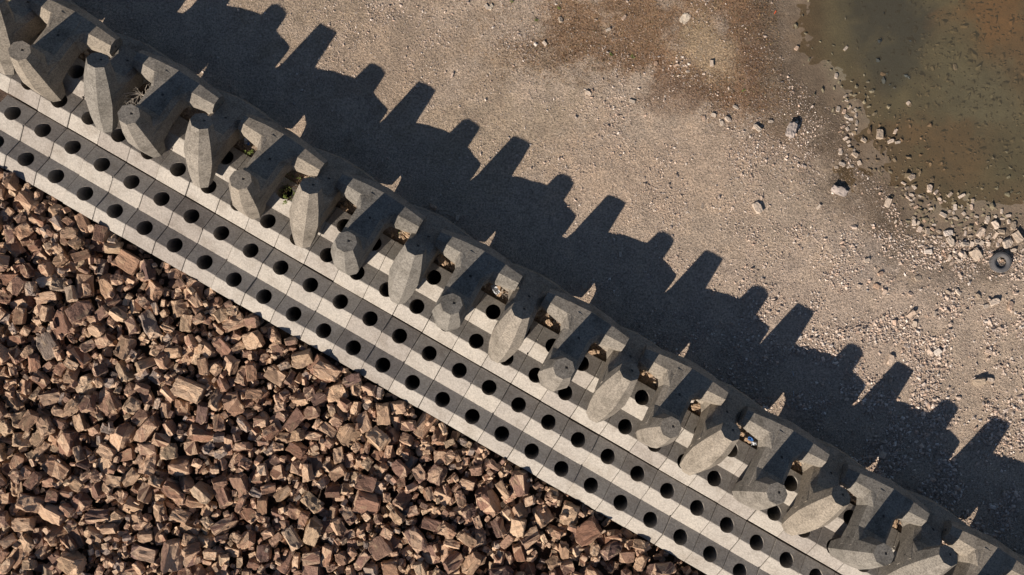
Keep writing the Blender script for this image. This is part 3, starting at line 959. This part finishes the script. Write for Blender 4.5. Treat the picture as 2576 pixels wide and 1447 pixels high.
single_rock('boulder', 1722, 48, -0.04, 0.40, M['pale'], 'pale crumbling boulder in the reddish ground cover at the top', 'boulder', 13, 1.0, (1, 0.9, 0.4))
single_rock('boulder', 1800, 158, -0.06, 0.30, M['pale'], 'low pale stone slab on the sandy patch', 'boulder', 14, 0.2, (1, 0.8, 0.3))
single_rock('boulder', 1235, 18, 0.0, 0.2, M['pale'], 'small pale pointed stone by the top edge', 'stone', 15, 0.9, (1, 0.8, 0.9))

# ------------------------------------------------------------------ old tyre with stones in it
tc = at(2515.5, 660, 0.0)
tz = ground_height(tc.x, tc.y) - 0.06
tyre = empty('tyre', (tc.x, tc.y, tz))
tag(tyre, 'worn grey tyre lying flat on the shore with stones inside it', 'tyre')
def lathe(prof, seg, jag=None):
    bm = bmesh.new()
    rings = []
    for i in range(seg):
        a = 2 * math.pi * i / seg
        rings.append([bm.verts.new(((r + (jag(i) if jag and jg else 0)) * math.cos(a), (r + (jag(i) if jag and jg else 0)) * math.sin(a), z)) for r, z, jg in prof])
    k = len(prof)
    for i in range(seg):
        for j in range(k):
            bm.faces.new((rings[i][j], rings[(i + 1) % seg][j], rings[(i + 1) % seg][(j + 1) % k], rings[i][(j + 1) % k]))
    bmesh.ops.recalc_face_normals(bm, faces=bm.faces)
    return bm
side = [(0.165, 0.03, 0), (0.165, 0.0, 0), (0.24, -0.03, 0), (0.305, -0.01, 0), (0.318, 0.03, 0), (0.318, 0.17, 0), (0.305, 0.205, 0), (0.25, 0.222, 0), (0.19, 0.205, 0), (0.163, 0.17, 0), (0.163, 0.14, 0), (0.20, 0.16, 0), (0.28, 0.17, 0), (0.295, 0.10, 0), (0.28, 0.03, 0), (0.20, 0.02, 0)]
link('sidewall', bm_mesh('sidewall', lathe(side, 64), True), tyre, M['rubber'])
tread = [(0.312, 0.015, 0), (0.330, 0.02, 1), (0.332, 0.18, 1), (0.318, 0.208, 1), (0.296, 0.214, 0)]
link('tread', bm_mesh('tread', lathe(tread, 132, lambda i: -0.018 if i % 3 == 0 else 0.0)), tyre, M['rubber'])
for i, (dx, dy, s, t) in enumerate([(-0.04, 0.10, 0.15, 'upper'), (-0.09, 0.0, 0.17, 'left'), (0.045, -0.075, 0.20, 'lower pink'), (0.06, 0.03, 0.14, 'right bluish'), (0.02, 0.06, 0.12, 'smallest middle')]):
    o = link('stone', stone_me[i])
    o.location = (tc.x + dx, tc.y + dy, tz + 0.07)
    o.scale = (s, s * 0.9, s * 0.9)
    o.rotation_euler = (0.2 * i, 0.1, i * 1.3)
    tag(o, '%s stone lying inside the old tyre' % t, 'stone', 'stones inside the tyre')

# ------------------------------------------------------------------ stones lodged in the gaps between blocks and dolosse
gaps = [(755, 440), (880, 520), (1012, 590), (1125, 655), (1255, 730), (1390, 812), (1500, 888), (1628, 945), (1750, 1022), (1875, 1100), (2005, 1165), (2260, 1320), (2150, 1270)]
M['tan_rock'] = plain('tan_rock', (0.38, 0.27, 0.18), 0.85, 9.0)
for i, (x, y) in enumerate(gaps):
    for j in range(2):
        s = random.uniform(0.22, 0.4) if j == 0 else random.uniform(0.12, 0.2)
        single_rock('rock', x + random.uniform(-14, 14), y + random.uniform(-8, 8), 0.16, s, M['tan_rock'],
                    '%s tan rock lodged behind the blocks in gap %s from the left' % (('larger', 'smaller')[j], ordinal(i + 1)), 'rock', 30 + i * 2 + j, random.uniform(0, 6), (1, 0.8, 0.8), 'tan rocks lodged behind the blocks')

# ------------------------------------------------------------------ plants
def tube(bm, p0, p1, r0, r1, seg=5):
    d = (p1 - p0)
    if d.length < 1e-5: return
    q = d.to_track_quat('Z', 'Y')
    a = [bm.verts.new(p0 + q @ Vector((math.cos(t) * r0, math.sin(t) * r0, 0))) for t in [2 * math.pi * i / seg for i in range(seg)]]
    b = [bm.verts.new(p1 + q @ Vector((math.cos(t) * r1, math.sin(t) * r1, 0))) for t in [2 * math.pi * i / seg for i in range(seg)]]
    for i in range(seg): bm.faces.new((a[i], a[(i + 1) % seg], b[(i + 1) % seg], b[i]))
    bm.faces.new(b)
def branch(bm, p, d, ln, r, depth, rnd, ends):
    q = p.copy(); dd = d.copy()
    for s_ in range(3):
        dd = (dd + Vector((rnd.uniform(-1, 1), rnd.uniform(-1, 1), rnd.uniform(-0.4, 0.6))) * 0.28).normalized()
        nq = q + dd * ln / 3
        tube(bm, q, nq, r * (1 - 0.15 * s_), r * (1 - 0.15 * (s_ + 1)), 5)
        q = nq
        if depth > 0 and s_ >= 1:
            for _ in range(rnd.choice((1, 2))):
                nd = (dd + Vector((rnd.uniform(-1, 1), rnd.uniform(-1, 1), rnd.uniform(-0.5, 0.8))) * 0.9).normalized()
                branch(bm, q, nd, ln * 0.66, r * 0.55, depth - 1, rnd, ends)
    ends.append(q)
def leaves_mesh(pts, n, spread, size, rnd):
    bm = bmesh.new()
    for _ in range(n):
        c = rnd.choice(pts) + Vector((rnd.gauss(0, 1), rnd.gauss(0, 1), rnd.gauss(0, 0.6))) * spread
        a = rnd.uniform(0, 6.28); t = rnd.uniform(-0.6, 0.8)
        d = Vector((math.cos(a) * math.cos(t), math.sin(a) * math.cos(t), math.sin(t)))
        s_ = size * rnd.uniform(0.6, 1.3)
        w = d.cross(Vector((0, 0, 1))).normalized() * s_ * 0.3
        v = [bm.verts.new(c), bm.verts.new(c + d * s_ * 0.5 + w), bm.verts.new(c + d * s_), bm.verts.new(c + d * s_ * 0.5 - w)]
        bm.faces.new(v)
    return bm
def shrub(px, py, z, size, n_stems, depth, twig_mat, leaf_n, leaf_size, label, cat, name, seed, rad=0.012, leaf_mat=None):
    rnd = random.Random(seed)
    p = at(px, py, z)
    e = empty(name, (p.x, p.y, z))
    tag(e, label, cat)
    bm = bmesh.new(); ends = []
    for i in range(n_stems):
        a = rnd.uniform(0, 6.28)
        branch(bm, Vector((rnd.uniform(-0.04, 0.04), rnd.uniform(-0.04, 0.04), 0)) * (size * 2 if depth else 0), Vector((math.cos(a), math.sin(a), rnd.uniform(0.4, 1.2))).normalized(), size, rad, depth, rnd, ends)
    link('twigs', bm_mesh('twigs', bm), e, twig_mat)
    if leaf_n:
        link('leaves', bm_mesh('leaves', leaves_mesh(ends, leaf_n, size * 0.14, leaf_size, rnd)), e, leaf_mat or M['leaf'])
    return e
shrub(356, 236, 1.0, 0.40, 7, 3, M['twig'], 0, 0, 'leafless bleached shrub caught between the dolosse near the left', 'shrub', 'dead_shrub', 5, 0.02)
shrub(752, 470, 0.35, 0.34, 9, 2, M['brown_twig'], 90, 0.06, 'brown twiggy shrub with a few green leaves beside the third dark tip', 'shrub', 'shrub', 8, 0.007)
shrub(728, 502, 0.5, 0.14, 6, 1, M['brown_twig'], 70, 0.05, 'low green leafy plant at the foot of the twiggy shrub', 'plant', 'leafy_plant', 9, 0.006)
shrub(101, 72, 0.5, 0.10, 5, 1, M['brown_twig'], 70, 0.06, 'small green sprout in the dark gap at top left', 'plant', 'leafy_plant', 10, 0.005)
shrub(355, 272, 0.5, 0.08, 4, 1, M['brown_twig'], 40, 0.05, 'tiny green tuft below the bleached shrub', 'plant', 'leafy_plant', 11, 0.005)
shrub(627, 380, 0.45, 0.09, 5, 1, M['brown_twig'], 60, 0.05, 'small green weed rooted at the block edge beside the blue litter', 'plant', 'leafy_plant', 12, 0.005)
shrub(38, 6, 0.6, 0.22, 7, 2, M['twig'], 90, 0.05, 'pale green weed cut off by the top edge at far left', 'plant', 'weed', 13, 0.006)
shrub(1015, 585, 0.25, 0.16, 6, 1, M['twig'], 20, 0.05, 'tuft of dry straw behind the fourth dark tip', 'plant', 'dry_tuft', 14, 0.005)
shrub(1262, 738, 0.25, 0.16, 6, 1, M['twig'], 0, 0.05, 'tangle of dry twigs beside the silvery litter', 'plant', 'dry_tuft', 15, 0.005)
for i, (x, y) in enumerate([(1538, 137), (1592, 143), (1870, 228), (1405, 21), (1350, 52), (1286, 5)]):
    shrub(x, y, ground_height(at(x, y).x, at(x, y).y), 0.05, 4, 0, M['brown_twig'], 26, 0.035, 'tiny green weed on open gravel, %s from the left' % ordinal(sorted([1538, 1592, 1870, 1405, 1350, 1286]).index(x) + 1), 'plant', 'weed', 40 + i, 0.003)

# ------------------------------------------------------------------ litter
def crumple(px, py, z, s, mat, label, name, seed, asp=0.7):
    rnd = random.Random(seed)
    bm = bmesh.new()
    bmesh.ops.create_grid(bm, x_segments=9, y_segments=7, size=s / 2)
    for v in bm.verts:
        v.co.y *= asp
        v.co.z = 0.35 * s * noise.noise(v.co * (5 / s) * 0.6 + Vector((seed, 0, 0))) + rnd.uniform(-0.03, 0.03) * s
        v.co.x += rnd.uniform(-0.05, 0.05) * s
    g = bmesh.ops.solidify(bm, geom=bm.faces[:], thickness=0.003)
    o = link(name, bm_mesh(name, bm), mat=mat)
    p = at(px, py, z)
    o.location = p
    o.rotation_euler = (0.2, -0.1, rnd.uniform(0, 6))
    tag(o, label, 'litter')
crumple(618, 352, 0.35, 0.26, M['white'], 'crumpled white plastic in the gap beside the second dark tip', 'plastic_scrap', 1, 0.5)
crumple(625, 362, 0.38, 0.09, M['blue'], 'light blue scrap on top of the crumpled white plastic', 'plastic_scrap', 2)
crumple(1246, 728, 0.35, 0.34, M['white'], 'silvery crumpled bag behind the blocks near the fifth sunlit tip', 'plastic_bag', 3, 0.45)
crumple(1888, 1105, 0.35, 0.17, M['blue'], 'bright blue crumpled bag in the gap below the seventh dark tip', 'plastic_bag', 4, 0.6)
crumple(1896, 1116, 0.38, 0.16, M['white'], 'white scrap beside the bright blue bag', 'plastic_scrap', 5)
def stick(px, py, ln, w, ang, mat, label):
    bm = bmesh.new()
    p = at(px, py, 0)
    z = ground_height(p.x, p.y)
    bmesh.ops.create_cone(bm, cap_ends=True, segments=8, radius1=w / 2, radius2=w / 2.4, depth=ln, matrix=Matrix.Rotation(R(90), 4, 'Y'))
    o = link('stick', bm_mesh('stick', bm), mat=mat)
    o.location = (p.x, p.y, z + w * 0.4)
    o.rotation_euler = (0, 0, ang)
    tag(o, label, 'stick')
stick(1995, 940, 0.16, 0.025, R(-75), M['white'], 'upper short white stick on the shaded gravel')
stick(1996, 990, 0.16, 0.025, R(-80), M['white'], 'lower short white stick on the shaded gravel')
stick(1951, 30, 0.10, 0.03, R(60), M['orange'], 'tiny bright orange stick near the top of the pond edge')
stick(2178, 1242, 0.08, 0.025, R(30), M['white'], 'short white stick beside the wall toe at lower right')
